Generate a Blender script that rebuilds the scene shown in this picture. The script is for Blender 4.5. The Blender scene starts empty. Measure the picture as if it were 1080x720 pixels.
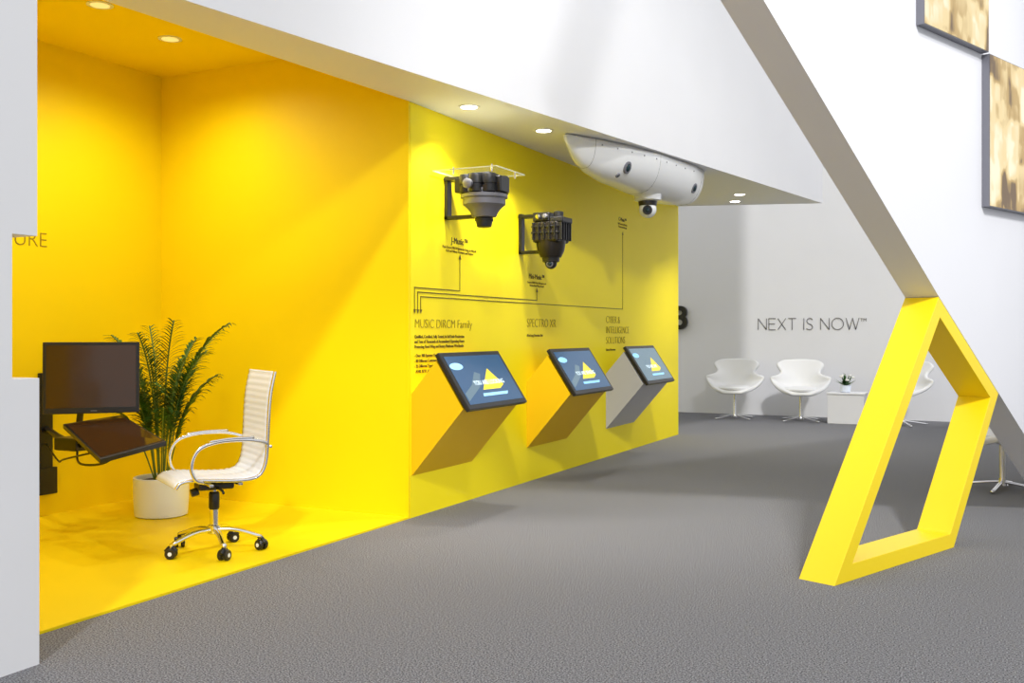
import bpy, math, random
from mathutils import Vector, Matrix
random.seed(4)
scene = bpy.context.scene
scene.view_settings.view_transform = 'Standard'
scene.view_settings.look = 'None'
COL = scene.collection

# ------------------------------------------------------------------ materials
def mat(name, col, rough=0.5, metal=0.0, emit=None, estr=0.0, bump=0.0, bscale=50.0, spec=0.5, var=0.0, detail=4):
    m = bpy.data.materials.new(name); m.use_nodes = True
    nt = m.node_tree; b = nt.nodes['Principled BSDF']
    b.inputs['Base Color'].default_value = (*col, 1)
    b.inputs['Roughness'].default_value = rough
    b.inputs['Metallic'].default_value = metal
    b.inputs['Specular IOR Level'].default_value = spec
    if emit:
        b.inputs['Emission Color'].default_value = (*emit, 1)
        b.inputs['Emission Strength'].default_value = estr
    tc = nt.nodes.new('ShaderNodeTexCoord')
    n = nt.nodes.new('ShaderNodeTexNoise'); n.inputs['Scale'].default_value = bscale
    n.inputs['Detail'].default_value = detail
    nt.links.new(tc.outputs['Object'], n.inputs['Vector'])
    if var > 0:
        r = nt.nodes.new('ShaderNodeValToRGB')
        r.color_ramp.elements[0].position = 0.3; r.color_ramp.elements[1].position = 0.7
        r.color_ramp.elements[0].color = (*[c*(1-var) for c in col], 1)
        r.color_ramp.elements[1].color = (*[min(1, c*(1+var)) for c in col], 1)
        nt.links.new(n.outputs['Fac'], r.inputs['Fac']); nt.links.new(r.outputs['Color'], b.inputs['Base Color'])
    if bump > 0:
        bp = nt.nodes.new('ShaderNodeBump'); bp.inputs['Strength'].default_value = bump
        bp.inputs['Distance'].default_value = 0.01
        nt.links.new(n.outputs['Fac'], bp.inputs['Height']); nt.links.new(bp.outputs['Normal'], b.inputs['Normal'])
    return m

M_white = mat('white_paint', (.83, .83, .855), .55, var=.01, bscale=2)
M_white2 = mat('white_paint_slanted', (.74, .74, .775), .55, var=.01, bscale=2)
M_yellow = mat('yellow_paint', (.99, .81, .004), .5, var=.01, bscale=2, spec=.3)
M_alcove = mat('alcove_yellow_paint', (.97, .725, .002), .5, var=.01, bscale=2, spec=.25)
M_frame = mat('frame_yellow_lacquer', (.95, .70, .004), .4, var=.01, bscale=3)
M_kiosk = mat('mustard_paint', (.86, .53, .004), .5, var=.01, bscale=3, spec=.3)
M_kgrey = mat('grey_paint', (.50, .50, .54), .5, var=.01, bscale=3)
M_carpet = mat('grey_carpet', (.195, .195, .208), .95, bump=.12, bscale=150, var=1.0, spec=.1, detail=6)
M_black = mat('black_plastic', (.012, .012, .014), .35)
M_text = mat('dark_lettering', (.13, .09, .005), .6)
M_text3 = mat('thin_lettering', (.30, .21, .005), .6)
M_text2 = mat('grey_lettering', (.17, .16, .16), .4)
M_chrome = mat('chrome', (.8, .8, .82), .12, 1.0)
M_leather = mat('white_leather', (.78, .85, .99), .4, bump=.1, bscale=120)
M_shell = mat('white_upholstery', (.82, .82, .83), .55)
M_brownrefl = mat('glass_painted_reflection', (.06, .028, .010), .10)  # dark screen glass; brown base colour paints in the reflected yellow
M_pot = mat('white_ceramic', (.80, .86, .98), .3)
M_soil = mat('soil', (.05, .03, .02), .95, bump=.5, bscale=60)
M_leaf = mat('palm_leaf', (.04, .13, .02), .45, var=.45, bscale=9)
M_stem = mat('palm_stem', (.14, .22, .04), .5)
M_darkmet = mat('dark_metal', (.03, .03, .033), .38, .5)
M_bronze = mat('bronze_black_metal', (.035, .03, .027), .35, .6)
M_gmet = mat('grey_metal', (.19, .19, .22), .4, .3)
M_lens = mat('lens_glass', (.01, .03, .04), .05)
M_pod = mat('pod_white_gloss', (.80, .81, .82), .25)
M_seam = mat('seam_grey', (.3, .3, .31), .5)
M_lamp = mat('lamp_emitter', (1, 1, 1), .5, emit=(1, .97, .9), estr=10)
M_lampoff = mat('dim_lamp_emitter', (1, .8, .3), .5, emit=(1, .85, .4), estr=.5)
M_petal = mat('white_petal', (.85, .85, .8), .6)
M_scrB = mat('display_blue', (.01, .02, .05), .12, emit=(.022, .095, .20), estr=1.0)
M_scrG = mat('display_grey_blue', (.02, .03, .04), .12, emit=(.13, .22, .28), estr=1.0)
M_scrY = mat('display_yellow', (.6, .45, .0), .3, emit=(.75, .62, .05), estr=.9)
M_scrW = mat('display_light', (.3, .5, .7), .3, emit=(.16, .48, .75), estr=1.0)
M_scrT = mat('display_white', (.5, .6, .7), .3, emit=(.7, .85, .9), estr=1.0)

def glass():
    m = bpy.data.materials.new('clear_acrylic'); m.use_nodes = True
    b = m.node_tree.nodes['Principled BSDF']
    b.inputs['Base Color'].default_value = (.9, .95, .8, 1)
    b.inputs['Roughness'].default_value = .05
    b.inputs['Alpha'].default_value = .10
    return m
M_glass = glass()
M_gedge = mat('acrylic_edge_tint', (.62, .62, .40), .2)

def gold_screen(name, seed):
    m = bpy.data.materials.new(name); m.use_nodes = True
    nt = m.node_tree; b = nt.nodes['Principled BSDF']
    L = nt.links.new
    tc = nt.nodes.new('ShaderNodeTexCoord')
    outs = []
    for sc, k, dist in (((6, 6, 4.0), 0, 'CHEBYCHEV'), ((18, 18, 9), 5, 'CHEBYCHEV')):
        mp = nt.nodes.new('ShaderNodeMapping'); mp.inputs['Scale'].default_value = sc
        mp.inputs['Location'].default_value = (seed+k, seed*.3, seed)
        n = nt.nodes.new('ShaderNodeTexVoronoi'); n.feature = 'SMOOTH_F1'; n.distance = dist
        n.inputs['Smoothness'].default_value = .5; n.inputs['Scale'].default_value = 1
        n.inputs['Randomness'].default_value = .6
        sp = nt.nodes.new('ShaderNodeSeparateColor')
        L(tc.outputs['Object'], mp.inputs[0]); L(mp.outputs[0], n.inputs['Vector']); L(n.outputs['Color'], sp.inputs[0])
        outs.append(sp.outputs[0])
    n2 = nt.nodes.new('ShaderNodeTexNoise'); n2.inputs['Scale'].default_value = 2.6
    L(tc.outputs['Object'], n2.inputs['Vector'])
    mx = nt.nodes.new('ShaderNodeMix'); mx.data_type = 'FLOAT'; mx.inputs[0].default_value = .25
    L(outs[0], mx.inputs[2]); L(outs[1], mx.inputs[3])
    m2 = nt.nodes.new('ShaderNodeMix'); m2.data_type = 'FLOAT'; m2.inputs[0].default_value = .45
    L(mx.outputs[0], m2.inputs[2]); L(n2.outputs['Fac'], m2.inputs[3])
    r = nt.nodes.new('ShaderNodeValToRGB'); r.color_ramp.interpolation = 'EASE'
    e = r.color_ramp.elements
    e[0].position = .27; e[0].color = (.15, .08, .02, 1)
    e[1].position = .68; e[1].color = (1.0, .93, .66, 1)
    x = e.new(.38); x.color = (.55, .36, .11, 1)
    x = e.new(.51); x.color = (.90, .70, .34, 1)
    L(m2.outputs[0], r.inputs['Fac'])
    L(r.outputs['Color'], b.inputs['Emission Color']); b.inputs['Emission Strength'].default_value = .95
    b.inputs['Base Color'].default_value = (.03, .03, .03, 1); b.inputs['Roughness'].default_value = .4
    return m

# ------------------------------------------------------------------ helpers
def group(name, loc=(0, 0, 0), rotz=0):
    e = bpy.data.objects.new(name, None); COL.objects.link(e)
    e.location = loc; e.rotation_euler = (0, 0, rotz); e.empty_display_size = .1
    return e

def mo(name, verts, faces, m, parent=None, smooth=False, bevel=0, subsurf=0, solid=0):
    me = bpy.data.meshes.new(name); me.from_pydata([tuple(v) for v in verts], [], faces); me.update()
    import bmesh
    bm = bmesh.new(); bm.from_mesh(me); bmesh.ops.recalc_face_normals(bm, faces=bm.faces); bm.to_mesh(me); bm.free()
    if smooth:
        for p in me.polygons: p.use_smooth = True
    o = bpy.data.objects.new(name, me); COL.objects.link(o)
    if isinstance(m, (list, tuple)):
        for k in m: me.materials.append(k)
    else: me.materials.append(m)
    if parent: o.parent = parent
    if solid:
        s = o.modifiers.new('solid', 'SOLIDIFY'); s.thickness = solid; s.offset = 0
    if bevel:
        b = o.modifiers.new('bevel', 'BEVEL'); b.width = bevel; b.segments = 2; b.limit_method = 'ANGLE'
    if subsurf:
        s = o.modifiers.new('sub', 'SUBSURF'); s.levels = subsurf; s.render_levels = subsurf
    return o

def box(name, lo, hi, m, parent=None, bevel=0):
    x0, y0, z0 = lo; x1, y1, z1 = hi
    v = [(x0,y0,z0),(x1,y0,z0),(x1,y1,z0),(x0,y1,z0),(x0,y0,z1),(x1,y0,z1),(x1,y1,z1),(x0,y1,z1)]
    f = [(0,3,2,1),(4,5,6,7),(0,1,5,4),(1,2,6,5),(2,3,7,6),(3,0,4,7)]
    return mo(name, v, f, m, parent, bevel=bevel)

def prism(name, poly, off, m, parent=None, bevel=0):
    n = len(poly); off = Vector(off)
    a = [Vector(p) for p in poly]; v = a + [p+off for p in a]
    f = [tuple(range(n)), tuple(range(2*n-1, n-1, -1))] + [(i, (i+1) % n, n+(i+1) % n, n+i) for i in range(n)]
    return mo(name, v, f, m, parent, bevel=bevel)

def lathe(name, prof, c, m, parent=None, seg=32, axis=None, smooth=True):
    ax = Vector(axis).normalized() if axis else Vector((0, 0, 1))
    q = Vector((0, 0, 1)).rotation_difference(ax)
    c = Vector(c); v = []; f = []
    for r, z in prof:
        for i in range(seg):
            a = 2*math.pi*i/seg
            v.append(c + q @ Vector((r*math.cos(a), r*math.sin(a), z)))
    for j in range(len(prof)-1):
        for i in range(seg):
            k = (i+1) % seg
            f.append((j*seg+i, j*seg+k, (j+1)*seg+k, (j+1)*seg+i))
    f.append(tuple(range(seg))); f.append(tuple(range((len(prof)-1)*seg, len(prof)*seg)))
    o = mo(name, v, f, m, parent, smooth=smooth)
    if smooth:
        e = o.modifiers.new('es', 'EDGE_SPLIT'); e.split_angle = math.radians(35)
    return o

def catmull(pts, n=6):
    P = [Vector(p) for p in pts]; P = [P[0]*2-P[1]] + P + [P[-1]*2-P[-2]]
    out = []
    for i in range(1, len(P)-2):
        for k in range(n):
            t = k/n; a, b, c, d = P[i-1], P[i], P[i+1], P[i+2]
            out.append(.5*((2*b)+(c-a)*t+(2*a-5*b+4*c-d)*t*t+(3*b-a-3*c+d)*t**3))
    out.append(P[-2]); return out

def tube(name, pts, r, m, parent=None, smoothpath=True, seg=10, flat=1.0):
    P = catmull(pts) if smoothpath else [Vector(p) for p in pts]
    v = []; f = []; up = Vector((0, 0, 1)); prev = None
    for i, p in enumerate(P):
        t = (P[min(i+1, len(P)-1)]-P[max(i-1, 0)]).normalized()
        if prev is None:
            a = t.orthogonal().normalized() if abs(t.z) > .95 else t.cross(up).normalized()
        else:
            a = (prev - t*prev.dot(t)).normalized()
        prev = a; b = t.cross(a)
        for k in range(seg):
            th = 2*math.pi*k/seg
            v.append(p + a*math.cos(th)*r + b*math.sin(th)*r*flat)
    for i in range(len(P)-1):
        for k in range(seg):
            q = (k+1) % seg
            f.append((i*seg+k, i*seg+q, (i+1)*seg+q, (i+1)*seg+k))
    f.append(tuple(range(seg))); f.append(tuple(range((len(P)-1)*seg, len(P)*seg)))
    return mo(name, v, f, m, parent, smooth=True)

def sphere(name, c, r, m, parent=None, sz=1.0):
    pr = [(max(r*math.sin(math.pi*i/14), 1e-4), -r*sz*math.cos(math.pi*i/14)) for i in range(15)]
    return lathe(name, pr, c, m, parent, 24)

def text(name, body, loc, size, m, facing='x', parent=None, offset=0, extrude=.002, align='LEFT', spacing=1.0, basis=None, line=1.0):
    cu = bpy.data.curves.new(name, 'FONT'); cu.body = body; cu.size = size; cu.extrude = extrude
    cu.offset = offset; cu.align_x = align; cu.space_character = spacing; cu.space_line = line
    cu.materials.append(m)
    o = bpy.data.objects.new(name, cu); COL.objects.link(o)
    if basis is None:
        basis = {'x': ((0,1,0),(0,0,1),(1,0,0)), '-y': ((1,0,0),(0,0,1),(0,-1,0))}[facing]
    R = Matrix(basis).transposed().to_4x4()
    o.matrix_world = Matrix.Translation(loc) @ R
    if parent: o.parent = parent
    return o

# ------------------------------------------------------------------ room shell
XW = -3.58      # exhibition wall plane
XL = -5.826     # alcove inner wall
YB = 15.3       # back wall
box('floor', (-8, -4, -.1), (9, YB+.2, 0), M_carpet)
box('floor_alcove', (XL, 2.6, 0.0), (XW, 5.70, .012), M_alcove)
box('wall_back', (-8, YB, 0), (9, YB+.2, 7.0), M_white)
W_EX = box('wall_exhibition', (-5.9, 5.72, 0), (XW, 11.91, 2.808), M_yellow)
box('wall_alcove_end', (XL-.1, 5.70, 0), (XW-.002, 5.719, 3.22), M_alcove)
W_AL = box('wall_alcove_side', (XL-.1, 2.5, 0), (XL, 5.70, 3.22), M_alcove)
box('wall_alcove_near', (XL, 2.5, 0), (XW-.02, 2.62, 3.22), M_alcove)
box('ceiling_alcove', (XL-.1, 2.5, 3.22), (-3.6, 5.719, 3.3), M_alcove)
# white partition with slot at the left
pw = group('wall_partition')
box('partition_lower', (XW, -3, 0), (-3.262, 2.584, 1.08), M_white, pw)
box('partition_upper', (XW, -3, 1.615), (-3.262, 2.575, 4.5), M_white, pw)
box('partition_jamb', (XW, -3, 1.08), (-3.262, 2.469, 1.615), M_white, pw)
# header volume with diagonal soffit edge
poly = [(-1.94, 12.4), (-3.778, 1.5), (-3.94, 1.5), (XW-.002, 5.70), (XW-.002, 5.725), (-5.9, 5.725), (-5.9, 11.91), (XW, 11.91)]
prism('wall_header', [(x, y, 2.81) for x, y in poly], (0, 0, 4.0), M_white)
box('wall_rear_side', (-8, 11.95, 0), (-7.8, YB, 7), M_white)

# slanted wall on the right  (plane coordinates s,z)
A = Vector((-.743, 5.113, 0)); D = Vector((.370, .929, 0)).normalized(); N = Vector((-.929, .370, 0)).normalized()
def P(s, z, t=0): return A + D*s + N*t + Vector((0, 0, z))
wp = [(-1.74, 3.60), (-.6135, 2.758), (1.131, 1.459), (1.952, .875), (3.19, 0), (6.5, 0), (6.5, 3.60)]
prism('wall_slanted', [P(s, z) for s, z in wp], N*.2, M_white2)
# yellow frame
outer = [(0, 0), (1.131, 1.455), (1.952, .871), (1.325, 0)]
def inset(poly, w):
    n = len(poly); out = []
    c = Vector((sum(p[0] for p in poly)/n, sum(p[1] for p in poly)/n))
    L = []
    for i in range(n):
        a = Vector(poly[i]); b = Vector(poly[(i+1) % n]); d = (b-a).normalized(); nn = Vector((-d.y, d.x))
        if (c-a).dot(nn) < 0: nn = -nn
        L.append((a+nn*w, d))
    for i in range(n):
        p1, d1 = L[i-1]; p2, d2 = L[i]
        den = d1.x*d2.y-d1.y*d2.x; t = ((p2.x-p1.x)*d2.y-(p2.y-p1.y)*d2.x)/den
        out.append(tuple(p1+d1*t))
    return out
inner = inset(outer, .085)
v = [P(s, z) for s, z in outer]+[P(s, z) for s, z in inner]+[P(s, z, .2) for s, z in outer]+[P(s, z, .2) for s, z in inner]
f = []
for i in range(4):
    k = (i+1) % 4
    f += [(i, k, 4+k, 4+i), (8+i, 12+i, 12+k, 8+k), (i, 8+i, 8+k, k), (4+i, 4+k, 12+k, 12+i)]
mo('yellow_frame_leg', v, f, M_frame, bevel=.002)

# wall displays
def display(s0, s1, z0, z1, seed):
    g = group('picture_display')
    prism('housing', [P(s0, z0, -.001), P(s1, z0, -.001), P(s1, z1, -.001), P(s0, z1, -.001)], -N*.045, M_gmet, g)
    b = .004
    o = mo('picture', [P(s0+b, z0+b, -.048), P(s1-b, z0+b, -.048), P(s1-b, z1-b, -.048), P(s0+b, z1-b, -.048)], [(0, 1, 2, 3)], gold_screen('warm_picture', seed), g)
display(.855, 1.695, 2.945, 3.58, 3.1)
display(1.705, 2.56, 2.017, 2.94, 7.7)

# ------------------------------------------------------------------ downlights
def downlight(x, y, z, power, on=True, col=(1, .96, .88), size=math.radians(110)):
    g = group('recessed_downlight')
    lathe('trim_ring', [(.05, 0), (.078, 0), (.078, -.004), (.05, -.005)], (x, y, z), M_white, g, 24)
    lathe('lamp_disc', [(.0005, -.006), (.056, -.006), (.056, -.003)], (x, y, z), M_lamp if on else M_lampoff, g, 24)
    if power:
        l = bpy.data.lights.new('downlight_lamp', 'SPOT'); l.energy = power; l.spot_size = size; l.spot_blend = .8
        l.shadow_soft_size = .05; l.color = col
        o = bpy.data.objects.new('downlight_lamp', l); COL.objects.link(o); o.location = (x, y, z-.03); o.parent = g
for x, y in [(-3.30, 6.03), (-3.17, 6.99)]: downlight(x, y, 2.81, 95)
for x, y in [(-2.65, 11.18), (-2.84, 11.75)]: downlight(x, y, 2.81, 55)
for x, y in [(-5.0, 4.97), (-4.86, 4.27), (-4.7, 3.4)]: downlight(x, y, 3.22, 46, False, (1, .98, .95), math.radians(160))

# ------------------------------------------------------------------ kiosks
def kiosk(y0, m, scr, label):
    w = .85; g = group('display_kiosk')
    T = Vector((-3.185, 0, .745)); S = Vector((-3.39, 0, 1.06))
    prof = [(XW+.001, .285), (T.x, T.z), (S.x, S.z), (XW+.001, .84)]
    prism('tilted_body', [(x, y0, z) for x, z in prof], (0, w, 0), m, g)
    d = (S-T).normalized(); n = Vector((d.z, 0, -d.x)).normalized()
    if n.x < 0: n = -n
    ex = Vector((0, 1, 0)); O = T - d*.03 + Vector((0, y0+.0, 0)) + n*.012
    Lh = (S-T).length+.07
    def Q(a, b, t=0): return O + ex*a + d*b + n*t
    prism('monitor_shell', [Q(0, 0), Q(w+.03, 0), Q(w+.03, Lh), Q(0, Lh)], n*.035, M_black, g, bevel=.006)
    t = .0365; b = .035
    def flat(nm, pts, tt, mm): mo(nm, [Q(x, y, tt) for x, y in pts], [tuple(range(len(pts)))], mm, g)
    W = w+.03
    flat('screen_image', [(b, b), (W-b, b), (W-b, Lh-b), (b, Lh-b)], t, scr)
    flat('screen_triangle', [(.32, .135), (.58, .135), (.66, .165), (.54, .30)], t+.001, M_scrY)
    flat('screen_triangle_base', [(.28, .085), (.64, .085), (.67, .108), (.29, .108)], t+.001, M_scrW)
    flat('screen_swoosh', [(.05, .06), (.30, .16), (.40, .26), (.33, .28), (.2, .18), (.05, .12)], t+.0006, M_scrG)
    flat('screen_ring', [(.10+.09*math.cos(a*math.pi/8)+.03, .33+.028*math.sin(a*math.pi/8)) for a in range(16)], t+.001, M_scrW)
    text('screen_caption', label, Q(.24, .175, t+.002), .05, M_scrT, parent=g, basis=(tuple(ex), tuple(d), tuple(n)), extrude=.0005)
    prism('stand_block', [Q(.2, .05, -.012), Q(.6, .05, -.012), Q(.6, .25, -.012), Q(.2, .25, -.012)], n*.02, M_black, g)
kiosk(5.735, M_kiosk, M_scrB, 'YOU ARE LOOKING')
kiosk(7.55, M_kiosk, M_scrB, 'YOU ARE SENSING')
kiosk(9.41, M_kgrey, M_scrG, 'YOU ARE SAFE')

# ------------------------------------------------------------------ lettering (parts of the wall)
g = W_EX
x = XW+.001
def tx(b, y, z, s, m=M_text, **k): text('lettering', b, (x, y, z), s, m, 'x', g, **k)
tx('MUSIC DIRCM Family', 5.77, 1.285, .090, M_text3, offset=-.0022)
tx('Qualified, Certified, Fully Tested, In Full Scale Production\nand Tens of Thousands of Accumulated Operating Hours\nProtecting Fixed Wing and Rotary Platforms Worldwide', 5.77, 1.215, .030, M_text, line=1.15)
tx('- Over 300 Systems Ordered\n- 80 Different Customers\n- 25 Different Types of Platforms\n  A340, B737, A350, G550, and 400 more', 5.77, 1.085, .030, M_text, line=1.2)
tx('SPECTRO XR', 7.55, 1.30, .105, M_text3, offset=-.0024)
tx('All in Long Detection Unit', 7.55, 1.22, .03)
tx('CYBER &\nINTELLIGENCE\nSOLUTIONS', 9.41, 1.35, .105, M_text3, offset=-.0024)
tx('Enhanced Awareness', 9.41, 1.07, .032)
tx('J-Music\u2122', 6.40, 1.90, .065, align='CENTER')
tx('Multi-Turret DIRCM System for Large Jet Aircraft\nCivil and Military Transport and Tankers', 6.40, 1.86, .025, M_text3, align='CENTER')
tx('Mini-Music\u2122', 7.75, 1.71, .06, align='CENTER')
tx('Compact DIRCM for Helicopters and\nMedium Fixed Wing Aircraft', 7.75, 1.67, .025, M_text3, align='CENTER')
tx('C-Music\u2122', 9.9, 2.42, .055, align='CENTER')
tx('Self Contained Pod for\nCommercial Aircraft', 9.9, 2.38, .03, M_text3, align='CENTER')
def rule(pts):
    r = .003
    for (a, b), (c, d) in zip(pts[:-1], pts[1:]):
        box('connector_line', (XW, min(a, c)-r, min(b, d)-r), (XW+.003, max(a, c)+r, max(b, d)+r), M_text, g)
    a, b = pts[-1]
    mo('arrow_head', [(XW+.003, a-.018, b), (XW+.003, a+.018, b), (XW+.003, a, b-.03)], [(0, 1, 2)], M_text, g)
    a, b = pts[0]
    mo('arrow_start', [(XW+.003, a-.02, b-.01), (XW+.003, a+.02, b-.01), (XW+.003, a, b+.03)], [(0, 1, 2)], M_text, g)
rule([(6.40, 1.80), (6.40, 1.56), (5.77, 1.56), (5.77, 1.41)])
rule([(7.75, 1.61), (7.75, 1.53), (5.81, 1.53), (5.81, 1.41)])
rule([(9.9, 2.29), (9.9, 1.50), (5.85, 1.50), (5.85, 1.41)])
text('alcove_lettering', 'FUTURE', (XL+.001, 4.68, 1.83), .145, M_text3, 'x', W_AL, align='RIGHT', offset=-.003)

# thin stroke sign on the back wall
F = {'N': [[(0,0),(0,1),(.75,0),(.75,1)]], 'E': [[(.6,0),(0,0),(0,1),(.6,1)], [(0,.52),(.55,.52)]],
     'X': [[(0,0),(.7,1)], [(0,1),(.7,0)]], 'T': [[(.35,0),(.35,1)], [(0,1),(.7,1)]], 'I': [[(0,0),(0,1)]],
     'S': [[(.0,.1),(.12,.02),(.3,0),(.48,.06),(.55,.24),(.45,.42),(.12,.58),(.03,.76),(.12,.94),(.3,1),(.45,.97),(.54,.88)]],
     'O': [[(.5+.5*math.cos(t*math.pi/12), .5+.5*math.sin(t*math.pi/12)) for t in range(25)]],
     'W': [[(0,1),(.28,0),(.55,1),(.82,0),(1.1,1)]]}
wd = {'N': .75, 'E': .6, 'X': .7, 'T': .7, 'I': 0, 'S': .55, 'O': 1, 'W': 1.1, ' ': .25}
g = group('slogan_sign'); H = .17; cx = 0; parts = []
for ch in 'NEXT IS NOW':
    for st in F.get(ch, []):
        parts.append([(cx+a, b) for a, b in st])
    cx += wd[ch]+.22
sc = 1.50/cx
for st in parts:
    for (a, b), (c, d) in zip(st[:-1], st[1:]):
        p0 = Vector((-3.34+a*sc*1.0, YB-.008, 1.30+b*H)); p1 = Vector((-3.34+c*sc, YB-.008, 1.30+d*H))
        tube('letter_stroke', [p0, p1], .0055, M_text2, g, False, 6)
text('trademark', 'TM', (-3.34+cx*sc-.02, YB-.005, 1.42), .065, M_text2, '-y', g)
text('number_sign', '3', (-4.665, YB-.04, 1.32), .50, M_black, '-y', offset=.012, extrude=.035)

# ------------------------------------------------------------------ turret devices
def bracket(g, y, z0, z1, xd, m=M_black):
    box('wall_plate', (XW+.001, y-.03, z0), (XW+.03, y+.03, z1), m, g, .003)
    box('bracket_arm_top', (XW+.001, y-.04, z1-.035), (xd, y+.04, z1-.01), m, g, .003)
    box('bracket_arm_bottom', (XW+.001, y-.03, z0), (xd-.06, y+.03, z0+.025), m, g, .003)
g = group('sensor_turret'); y = 6.2; xc = -3.27
bracket(g, y, 2.06, 2.37, xc)
box('acrylic_plate', (XW+.02, y-.22, 2.372), (-3.06, y+.22, 2.384), M_glass, g)
for sx in (XW+.02, -3.064):
    box('acrylic_edge', (sx, y-.22, 2.375), (sx+.003, y+.22, 2.382), M_gedge, g)
for sy in (y-.223, y+.22):
    box('acrylic_edge', (XW+.02, sy, 2.375), (-3.06, sy+.003, 2.382), M_gedge, g)
lathe('upper_housing', [(.10, .09), (.14, .09), (.14, .105), (.145, .11), (.145, .125), (.10, .126)], (xc, y, 2.13-.0), M_gmet, g)
lathe('flange', [(.06, -.10), (.085, -.095), (.10, -.06), (.125, -.03), (.15, -.01), (.15, .035), (.165, .037), (.165, .06), (.12, .062)], (xc, y, 2.16), M_gmet, g, 40)
lathe('lower_cup', [(.03, -.17), (.05, -.165), (.06, -.12), (.055, -.09)], (xc, y, 2.16), M_darkmet, g)
lathe('cup_ring', [(.06, -.125), (.066, -.12), (.066, -.11), (.06, -.105)], (xc, y, 2.16), M_black, g)
for dx, dy in [(-.095, -.09), (.085, -.09), (-.095, .08), (.095, .08), (0, -.12)]:
    lathe('sensor_drum', [(.03, 0), (.05, .004), (.052, .05), (.046, .052), (.046, .06), (.052, .062), (.052, .115), (.045, .13), (.02, .132)], (xc+dx, y+dy, 2.225), M_darkmet, g, 20)
box('electronics_block', (xc-.09, y-.09, 2.22), (xc+.09, y+.07, 2.37), M_black, g, .012)
box('side_block', (xc+.06, y-.08, 2.23), (xc+.17, y+.06, 2.34), M_black, g, .008)
box('side_block', (xc-.17, y-.13, 2.23), (xc-.08, y+.02, 2.33), M_black, g, .008)
lathe('front_knob', [(.02, -.02), (.032, 0), (.036, .03), (.02, .04)], (xc-.03, y-.17, 2.28), M_gmet, g, 20, axis=(0, -1, 0))
for k in range(10):
    a = k*math.pi/5
    lathe('flange_bolt', [(.006, 0), (.006, .008), (.003, .01)], (xc+.155*math.cos(a), y+.155*math.sin(a), 2.22), M_darkmet, g, 8)
for sx in (-.15, .15):
    for sy in (-.18, .18):
        lathe('standoff', [(.008, -.03), (.008, .02)], (xc+sx, y+sy, 2.38), M_chrome, g, 10)

g = group('sensor_turret'); y = 7.42; xc = -3.30
bracket(g, y, 1.90, 2.23, xc)
lathe('main_body', [(.05, -.17), (.085, -.165), (.11, -.11), (.12, -.05), (.122, 0), (.122, .03)], (xc, y, 2.03), M_bronze, g, 40)
box('body_block', (xc-.115, y-.12, 1.98), (xc+.115, y+.12, 2.15), M_bronze, g, .02)
box('body_rib', (xc-.12, y-.127, 2.05), (xc+.12, y+.127, 2.065), M_black, g, .004)
box('body_rib', (xc-.12, y-.127, 2.10), (xc+.12, y+.127, 2.115), M_black, g, .004)
for k in range(5):
    box('cooling_fin', (xc-.105+k*.048, y-.14, 2.0), (xc-.095+k*.048, y-.11, 2.14), M_black, g)
    box('cooling_fin', (xc+.11, y-.105+k*.048, 2.0), (xc+.14, y-.095+k*.048, 2.14), M_black, g)
box('electronics_box', (xc-.12, y-.10, 2.15), (xc+.03, y+.10, 2.225), M_black, g, .01)
box('electronics_cover', (xc+.04, y-.11, 2.14), (xc+.15, y+.10, 2.185), M_darkmet, g, .01)
lathe('sensor_drum', [(.03, 0), (.04, .0), (.04, .045), (.03, .05)], (xc+.09, y-.05, 2.18), M_darkmet, g, 20)
lathe('connector', [(.015, 0), (.02, .0), (.02, .03), (.012, .035)], (xc-.06, y-.10, 2.19), M_chrome, g, 16, axis=(0, -1, 0))
lathe('connector', [(.015, 0), (.02, .0), (.02, .03), (.012, .035)], (xc-.0, y-.10, 2.19), M_gmet, g, 16, axis=(0, -1, 0))
lathe('sensor_neck', [(.055, -.205), (.068, -.20), (.072, -.165), (.055, -.16)], (xc, y, 2.03), M_black, g)
sphere('sensor_ball', (xc, y, 1.82), .05, M_darkmet, g)
lathe('sensor_eye', [(.022, .0), (.028, .0), (.028, .008), (.020, .010)], (xc+.01, y-.045, 1.81), M_gmet, g, 20, axis=(.3, -1, -.1))
sphere('lens', (xc+.012, y-.05, 1.81), .018, M_lens, g)

# ------------------------------------------------------------------ aircraft pod
g = group('aircraft_sensor_pod')
P0 = Vector((-3.06, 7.16, 2.80)); P1 = Vector((-2.74, 9.55, 2.80)); ax = (P1-P0); Lp = ax.length; ax.normalize()
sd = Vector((ax.y, -ax.x, 0))
def interp(tab, t):
    for (a, b), (c, d) in zip(tab[:-1], tab[1:]):
        if t <= c:
            k = (t-a)/(c-a); k = k*k*(3-2*k)*.5+k*.5; return b+(d-b)*k
    return tab[-1][1]
Wt = [(0, .015), (.06, .07), (.15, .13), (.3, .20), (.5, .245), (.8, .25), (.93, .21), (1, .09)]
Ht = [(0, .05), (.04, .13), (.09, .205), (.17, .26), (.3, .295), (.55, .33), (.78, .345), (.92, .32), (.98, .25), (1, .16)]
ns, nc = 44, 22; v = []; f = []
def podpt(t, a):
    w = interp(Wt, t); h = interp(Ht, t)
    cx, sz = math.cos(a), math.sin(a)
    return P0+ax*(Lp*t)+sd*(w*math.copysign(abs(cx)**.8, cx))-Vector((0, 0, h*abs(sz)**.95))
for i in range(ns+1):
    for k in range(nc+1): v.append(podpt(i/ns, math.pi*k/nc))
for i in range(ns):
    for k in range(nc): f.append((i*(nc+1)+k, i*(nc+1)+k+1, (i+1)*(nc+1)+k+1, (i+1)*(nc+1)+k))
    f.append((i*(nc+1), (i+1)*(nc+1), (i+1)*(nc+1)+nc, i*(nc+1)+nc))
f.append(tuple(range(nc+1))); f.append(tuple(range(ns*(nc+1), (ns+1)*(nc+1))))
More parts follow.
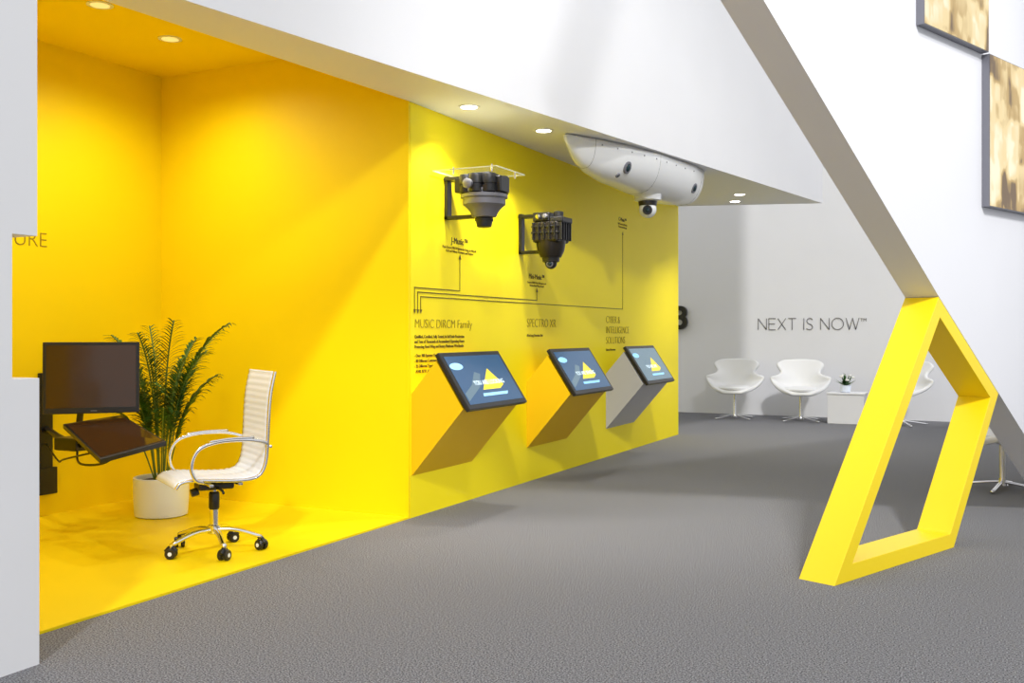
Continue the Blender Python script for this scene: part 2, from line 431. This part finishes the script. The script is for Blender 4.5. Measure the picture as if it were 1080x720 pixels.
mo('fairing', v, f, M_pod, g, smooth=True)
def podport(t, a, r):
    p = podpt(t, a); n = (podpt(t, a)-(P0+ax*(Lp*t)-Vector((0, 0, .12)))).normalized()
    lathe('port_ring', [(r*1.4, -.01), (r*1.4, .006), (r, .01), (r*.8, .004)], p, M_gmet, g, 20, axis=n)
    sphere('port_lens', p-n*r*.3, r, M_lens, g)
podport(.30, .62, .038); podport(.27, 1.0, .016); podport(.83, .6, .034)
for t in (.12, .5, .9):
    tube('panel_seam', [podpt(t, math.pi*k/16) for k in range(0, 17)], .0025, M_seam, g, False, 6)
for k in range(9):
    t = .15+k*.08; p = podpt(t, .14); sphere('fastener', p, .007, M_seam, g)
C = P0+ax*(Lp*.60)-Vector((0, 0, .325))
lathe('turret_collar', [(.09, -.04), (.12, -.03), (.125, .03), (.1, .04)], C, M_pod, g)
lathe('turret_neck', [(.08, -.08), (.085, -.035)], C, M_black, g)
sphere('turret_ball', C-Vector((0, 0, .11)), .08, M_pod, g)
dv = Vector((.3, -1, -.15)).normalized()
lathe('turret_eye', [(.038, -.02), (.044, 0), (.038, .012), (.02, .012)], C-Vector((0, 0, .115))+dv*.068, M_black, g, 24, axis=dv)
sphere('turret_lens', C-Vector((0, 0, .115))+dv*.072, .022, M_lens, g)

# ------------------------------------------------------------------ office chair
ang = math.atan2(-.850, -.527)   # forward direction; local +x = forward
g = group('office_chair', (-4.01, 4.32, .012), ang)
for k in range(5):
    a = k*2*math.pi/5+.25
    c, s = math.cos(a), math.sin(a); R_ = .26
    tube('base_leg', [(0, 0, .125), (c*.12, s*.12, .12), (c*R_, s*R_, .075)], .016, M_chrome, g, flat=.8)
    lathe('caster_stem', [(.012, .04), (.012, .08)], (c*R_, s*R_, 0), M_chrome, g, 12)
    q = a+.8
    ta = Vector((math.cos(q), math.sin(q), 0))
    for sg in (-1, 1):
        cc = Vector((c*R_, s*R_, .03))+ta*sg*.018
        lathe('caster_wheel', [(.012, -.011), (.026, -.011), (.03, -.006), (.03, .006), (.026, .011), (.012, .011)], cc, M_black, g, 20, axis=ta)
        lathe('caster_hub', [(.012, -.002), (.011, .002)], cc+ta*sg*.011, M_pot, g, 14, axis=ta)
    tube('caster_hood', [(c*R_-ta.y*.03, s*R_+ta.x*.03, .04), (c*R_, s*R_, .066), (c*R_+ta.y*.03, s*R_-ta.x*.03, .04)], .012, M_black, g)
lathe('hub', [(.03, .10), (.035, .105), (.035, .15), (.028, .155)], (0, 0, 0), M_chrome, g, 20)
lathe('gas_lift', [(.024, .15), (.024, .26), (.014, .262), (.014, .38)], (0, 0, 0), M_chrome, g, 20)
lathe('gas_lift_cover', [(.026, .24), (.03, .25), (.03, .33), (.024, .34)], (0, 0, 0), M_black, g, 20)
box('tilt_mechanism', (-.10, -.06, .355), (.10, .06, .395), M_black, g, .012)
tube('height_lever', [(0, .05, .37), (.0, .16, .365), (.01, .22, .36)], .007, M_black, g)
lathe('tension_knob', [(.022, 0), (.024, .01), (.022, .04), (.01, .042)], (.09, 0, .35), M_black, g, 16, axis=(1, 0, -.3))
# ribbed sling: profile in (x,z), forward +x
prof = catmull([(.265, 0, .40), (.235, 0, .432), (.15, 0, .44), (0, 0, .428), (-.12, 0, .425), (-.19, 0, .445), (-.225, 0, .51), (-.237, 0, .62), (-.243, 0, .76), (-.255, 0, .90), (-.28, 0, 1.02)], 14)
npf = len(prof); v = []; f = []; NY = 12; th = .018; HW = .215
cum = [0]
for i in range(1, npf): cum.append(cum[-1]+(prof[i]-prof[i-1]).length)
rows = []
for i, p in enumerate(prof):
    t = (prof[min(i+1, npf-1)]-prof[max(i-1, 0)]).normalized(); nrm = Vector((t.z, 0, -t.x))
    if nrm.z < 0 and p.z < .5: nrm = -nrm
    if p.z >= .5 and nrm.x < 0: nrm = -nrm
    rib = abs(math.sin(cum[i]/.036*math.pi))*.004
    rows.append((p, nrm, rib))
for side in (1, -1):
    for p, nrm, rib in rows:
        for k in range(NY+1):
            yy = -HW+2*HW*k/NY
            v.append(p+nrm*side*(th*.5+rib-.002)+Vector((0, yy, 0)))
nn = NY+1
for sdx in (0, 1):
    o = sdx*npf*nn
    for i in range(npf-1):
        for k in range(NY): f.append((o+i*nn+k, o+i*nn+k+1, o+(i+1)*nn+k+1, o+(i+1)*nn+k))
o = npf*nn
for i in range(npf-1):
    f.append((i*nn, (i+1)*nn, o+(i+1)*nn, o+i*nn)); f.append((i*nn+NY, (i+1)*nn+NY, o+(i+1)*nn+NY, o+i*nn+NY))
for k in range(NY):
    f.append((k, k+1, o+k+1, o+k)); q = (npf-1)*nn; f.append((q+k, q+k+1, o+q+k+1, o+q+k))
mo('ribbed_sling', v, f, M_leather, g, smooth=True)
for sy in (-HW-.007, HW+.007):
    tube('side_rail', [Vector((p.x, sy, p.z)) for p in prof[::6]]+[Vector((prof[-1].x, sy, prof[-1].z))], .010, M_chrome, g)
    yo = sy*1.06+math.copysign(.012, sy)
    tube('armrest_tube', [(.12, sy, .425), (.17, yo, .45), (.19, yo, .53), (.15, yo, .61), (.05, yo, .645), (-.08, yo, .65), (-.17, yo, .64), (-.235, sy, .62)], .011, M_chrome, g)
    tube('armrest_pad', [(.10, yo, .648), (-.02, yo, .660), (-.15, yo, .660)], .012, M_chrome, g, flat=.7)
box('cross_bar_front', (.06, -.215, .395), (.085, .215, .41), M_chrome, g, .004)
box('cross_bar_rear', (-.10, -.215, .395), (-.075, .215, .41), M_chrome, g, .004)
tube('back_cross_bar', [(-.255, -.22, .60), (-.265, 0, .60), (-.255, .22, .60)], .009, M_chrome, g)

# ------------------------------------------------------------------ swan lounge chairs
def swan(x, y, rot, s=1.0):
    g = group('swan_lounge_chair', (x, y, 0), rot); g.scale = (s, s, s)
    # local: front faces -y
    prof = [(-.30, .36), (-.28, .40), (-.17, .41), (-.02, .40), (.10, .405), (.17, .45), (.215, .53), (.25, .63), (.28, .73), (.30, .80), (.31, .84)]
    wid = [.12, .21, .29, .36, .41, .40, .31, .24, .32, .325, .22]
    rise = [0, .0, .03, .10, .17, .16, .09, .03, .0, -.015, -.015]
    fwd = [0, 0, 0, .02, .07, .16, .17, .07, .07, .05, .02]
    v = []; f = []; K = 12
    for (yy, zz), w, r, fw in zip(prof, wid, rise, fwd):
        for k in range(K+1):
            u = -1+2*k/K; au = abs(u)
            v.append((w*u, yy-fw*au**2.2, zz+r*au**2.2))
    for i in range(len(prof)-1):
        for k in range(K): f.append((i*(K+1)+k, i*(K+1)+k+1, (i+1)*(K+1)+k+1, (i+1)*(K+1)+k))
    mo('upholstered_shell', v, f, M_shell, g, smooth=True, solid=.055, subsurf=2)
    lathe('seat_cushion', [(.05, .0), (.2, .0), (.25, .02), (.25, .04), (.2, .062), (.02, .07)], (0, -.06, .405), M_shell, g)
    lathe('post', [(.045, .03), (.03, .05), (.025, .09), (.025, .35), (.07, .375), (.07, .385)], (0, 0, 0), M_chrome, g, 20)
    for k in range(4):
        a = math.pi/4+k*math.pi/2; c, sn = math.cos(a), math.sin(a)
        tube('star_foot', [(0, 0, .06), (c*.12, sn*.12, .045), (c*.33, sn*.33, .014)], .016, M_chrome, g, flat=.7)
    return g
swan(-3.50, 14.45, .12, 1.04); swan(-2.56, 14.45, .2, 1.04); swan(-1.22, 14.45, -.35, 1.04); swan(.0, 8.9, -1.0, 1.0)
g = group('side_table', (-1.93, 14.5, 0))
box('table_body', (-.24, -.22, 0), (.24, .22, .40), M_white, g, .004)
box('table_top', (-.25, -.23, .402), (.25, .23, .425), M_white, g, .004)
g = group('flower_pot', (-1.95, 14.45, .425))
lathe('pot', [(.05, 0), (.065, .01), (.075, .10), (.07, .10), (.06, .09)], (0, 0, 0), M_pot, g, 20)
vv = []; ff = []
for k in range(40):
    a = random.uniform(0, 6.28); e = random.uniform(.3, 1.4); L = random.uniform(.10, .20)
    d = Vector((math.cos(a)*math.cos(e), math.sin(a)*math.cos(e), math.sin(e))); s = Vector((-math.sin(a), math.cos(a), 0))*.018
    b = Vector((0, 0, .09)); i = len(vv); vv += [b, b+d*L*.5+s, b+d*L, b+d*L*.5-s]; ff.append((i, i+1, i+2, i+3))
mo('foliage', vv, ff, M_leaf, g)
for k in range(8):
    a = random.uniform(0, 6.28); r = random.uniform(.02, .10)
    sphere('blossom', (r*math.cos(a), r*math.sin(a), random.uniform(.17, .24)), .028, M_petal, g, .6)

# ------------------------------------------------------------------ palm
g = group('potted_areca_palm', (-5.13, 5.02, .012))
lathe('pot', [(.155, 0), (.172, .008), (.180, .12), (.182, .26), (.176, .265), (.165, .262), (.160, .235)], (0, 0, 0), M_pot, g, 40)
lathe('soil', [(.001, .236), (.162, .235), (.162, .22)], (0, 0, 0), M_soil, g, 32)
LV = []; LF = []
def leaflet(b, d, L, w, droop):
    s = d.cross(Vector((0, 0, 1)))
    if s.length < .01: s = Vector((1, 0, 0))
    s.normalize(); i = len(LV); n = 4
    for k in range(n+1):
        t = k/n; p = b+d*L*t-Vector((0, 0, droop*L*t*t)); ww = w*math.sin(math.pi*(.12+.88*t))**.7 if t < 1 else 0
        up = Vector((0, 0, ww*.35))
        LV.extend([p-s*ww+up, p, p+s*ww+up])
    for k in range(n):
        a = i+k*3; LF.append((a, a+1, a+4, a+3)); LF.append((a+1, a+2, a+5, a+4))
# azimuth, start elevation, length, curl
fr = [(0.45, 1.46, 1.20, .90), (0.0, 1.45, 1.0, .9), (1.5, 1.5, 1.02, .6), (2.6, 1.47, 1.0, .8), (3.5, 1.48, 1.08, .8), (4.3, 1.45, 1.0, .8), (5.0, 1.48, 1.08, .7), (5.8, 1.45, .95, .9),
      (0.8, 1.40, .82, .9), (2.0, 1.42, .8, .8), (3.3, 1.40, .90, 1.0), (4.7, 1.38, .85, .9), (5.4, 1.38, .82, 1.0), (2.9, 1.55, 1.08, .45), (5.9, 1.55, 1.12, .5),
      (4.0, 1.28, .66, .8), (5.6, 1.28, .62, .8)]
for a, e, L, curl in fr:
    a += random.uniform(-.15, .15)
    h = Vector((math.cos(a), math.sin(a), 0)); pts = []
    p = Vector((h.x*.04, h.y*.04, .23)); el = e; n = 18
    for k in range(n+1):
        pts.append(p.copy()); el -= (.008+.15*(k/n)**2)*curl
        p = p+(h*math.cos(el)+Vector((0, 0, math.sin(el))))*(L/n)
    tube('frond_stem', pts, .005, M_stem, g, False, 6)
    N_ = 34
    for j in range(N_):
        t = .34+.66*j/N_; q = t*n; i = int(q); fr_ = q-i
        b = pts[i].lerp(pts[min(i+1, n)], fr_); tan = (pts[min(i+1, n)]-pts[max(i-1, 0)]).normalized()
        sd_ = Vector((-h.y, h.x, 0))
        for sg in (-1, 1):
            d = (tan*.80+sd_*sg*.68+Vector((0, 0, random.uniform(-.12, .12)))).normalized()
            leaflet(b, d, .185*(math.sin(math.pi*(.22+.70*(t-.34)/.66)))*random.uniform(.85, 1.1)+.025, .0074, random.uniform(.25, .6))
mo('fronds', LV, LF, M_leaf, g, smooth=True)

# ------------------------------------------------------------------ workstation on arm
g = group('monitor_workstation')
Cm = Vector((-4.93, 4.27, .98)); ex = Vector((.409, .424, 0)).normalized(); nz = Vector((ex.y, -ex.x, 0)); nz = (nz+Vector((0, 0, .05))).normalized()
ey = nz.cross(ex).normalized()
def Qm(a, b, t=0): return Cm+ex*a+ey*b+nz*t
def slab(nm, a0, a1, b0, b1, t0, t1, m, bv=.004):
    prism(nm, [Qm(a0, b0, t0), Qm(a1, b0, t0), Qm(a1, b1, t0), Qm(a0, b1, t0)], nz*(t1-t0), m, g, bv)
slab('monitor_case', -.27, .27, -.215, .215, -.03, .005, M_black)
mo('monitor_screen', [Qm(a, b, .0065) for a, b in [(-.25, -.18), (.25, -.18), (.25, .195), (-.25, .195)]], [(0, 1, 2, 3)], M_brownrefl, g)
slab('monitor_back', -.12, .12, -.12, .12, -.07, -.03, M_black)
slab('power_led', -.005, .03, -.202, -.196, .005, .007, M_gmet, 0)
q = [Vector((-4.995, 4.117, .711)), Vector((-4.84, 4.415, .750)), Vector((-4.33, 4.276, .626)), Vector((-4.474, 3.93, .553))]
nq = (q[1]-q[0]).cross(q[3]-q[0]).normalized()
if nq.z < 0: nq = -nq
prism('touch_panel', q, -nq*.03, M_black, g, .004)
cq = sum(q, Vector())/4
mo('touch_glass', [cq+(p-cq)*.93+nq*.0015 for p in q], [(0, 1, 2, 3)], M_brownrefl, g)
box('wall_rail', (XL+.001, 4.60, .20), (XL+.03, 4.70, .98), M_black, g, .004)
box('rail_lower_plate', (XL+.001, 4.58, .16), (XL+.05, 4.72, .34), M_black, g, .004)
tube('support_arm', [(XL+.03, 4.65, .60), (-5.45, 4.50, .56), (-5.1, 4.35, .56), (-4.85, 4.25, .62)], .022, M_black, g)
tube('monitor_arm', [(-5.2, 4.40, .57), (-5.18, 4.40, .75), (-5.05, 4.33, .95)], .02, M_black, g)
tube('monitor_arm_head', [(-5.12, 4.36, .98), (-4.98, 4.30, .98)], .03, M_black, g, False)
box('arm_box', (-5.30, 4.30, .52), (-5.10, 4.48, .60), M_black, g, .01)
tube('cable', [(-5.15, 4.35, .53), (-4.95, 4.2, .47), (-4.7, 4.15, .49), (-4.55, 4.15, .57)], .007, M_black, g)
tube('cable_loop', [(XL+.04, 4.64, .50), (-5.5, 4.5, .42), (-5.2, 4.3, .47), (-4.8, 4.2, .55)], .006, M_black, g)

# ------------------------------------------------------------------ unseen panel, added to throw the soft shadow stripe on the header
b0 = Vector((-1.60, 4.34, 4.99)); b1 = Vector((-1.44, 5.27, 6.98)); wv = Vector((.87, .48, 0))*.16
prism('stripe_shadow_blocker', [b0-wv, b0+wv, b1+wv, b1-wv], Vector((-.01, .02, 0)), M_white)

# ------------------------------------------------------------------ lights
w = bpy.data.worlds.new('hall'); scene.world = w; w.use_nodes = True
w.node_tree.nodes['Background'].inputs[0].default_value = (.96, .98, 1, 1)
w.node_tree.nodes['Background'].inputs[1].default_value = .96
s = bpy.data.lights.new('hall_floodlight', 'SUN'); s.energy = 1.35; s.angle = math.radians(3); s.color = (1, .99, .97)
o = bpy.data.objects.new('hall_floodlight', s); COL.objects.link(o)
o.rotation_euler = Vector((-.5, .9, -.86)).to_track_quat('-Z', 'Y').to_euler(); o.location = (3, -3, 6)
s = bpy.data.lights.new('yellow_wall_fill_spot', 'SPOT'); s.energy = 1500; s.spot_size = math.radians(42); s.spot_blend = .7; s.shadow_soft_size = .4  # fill spot, added to brighten the yellow exhibition wall
o = bpy.data.objects.new('yellow_wall_fill_spot', s); COL.objects.link(o); o.location = (3.0, 1.0, 6.5)
o.rotation_euler = (Vector((-3.58, 8.6, .6))-o.location).to_track_quat('-Z', 'Y').to_euler()

# ------------------------------------------------------------------ camera
c = bpy.data.cameras.new('camera'); co = bpy.data.objects.new('camera', c); COL.objects.link(co)
co.location = (0, 0, 1.25); co.rotation_euler = (math.radians(90), 0, math.atan(517/1050))
c.sensor_width = 36; c.lens = 35.0; c.shift_y = -9/1080; c.clip_start = .05
scene.camera = co
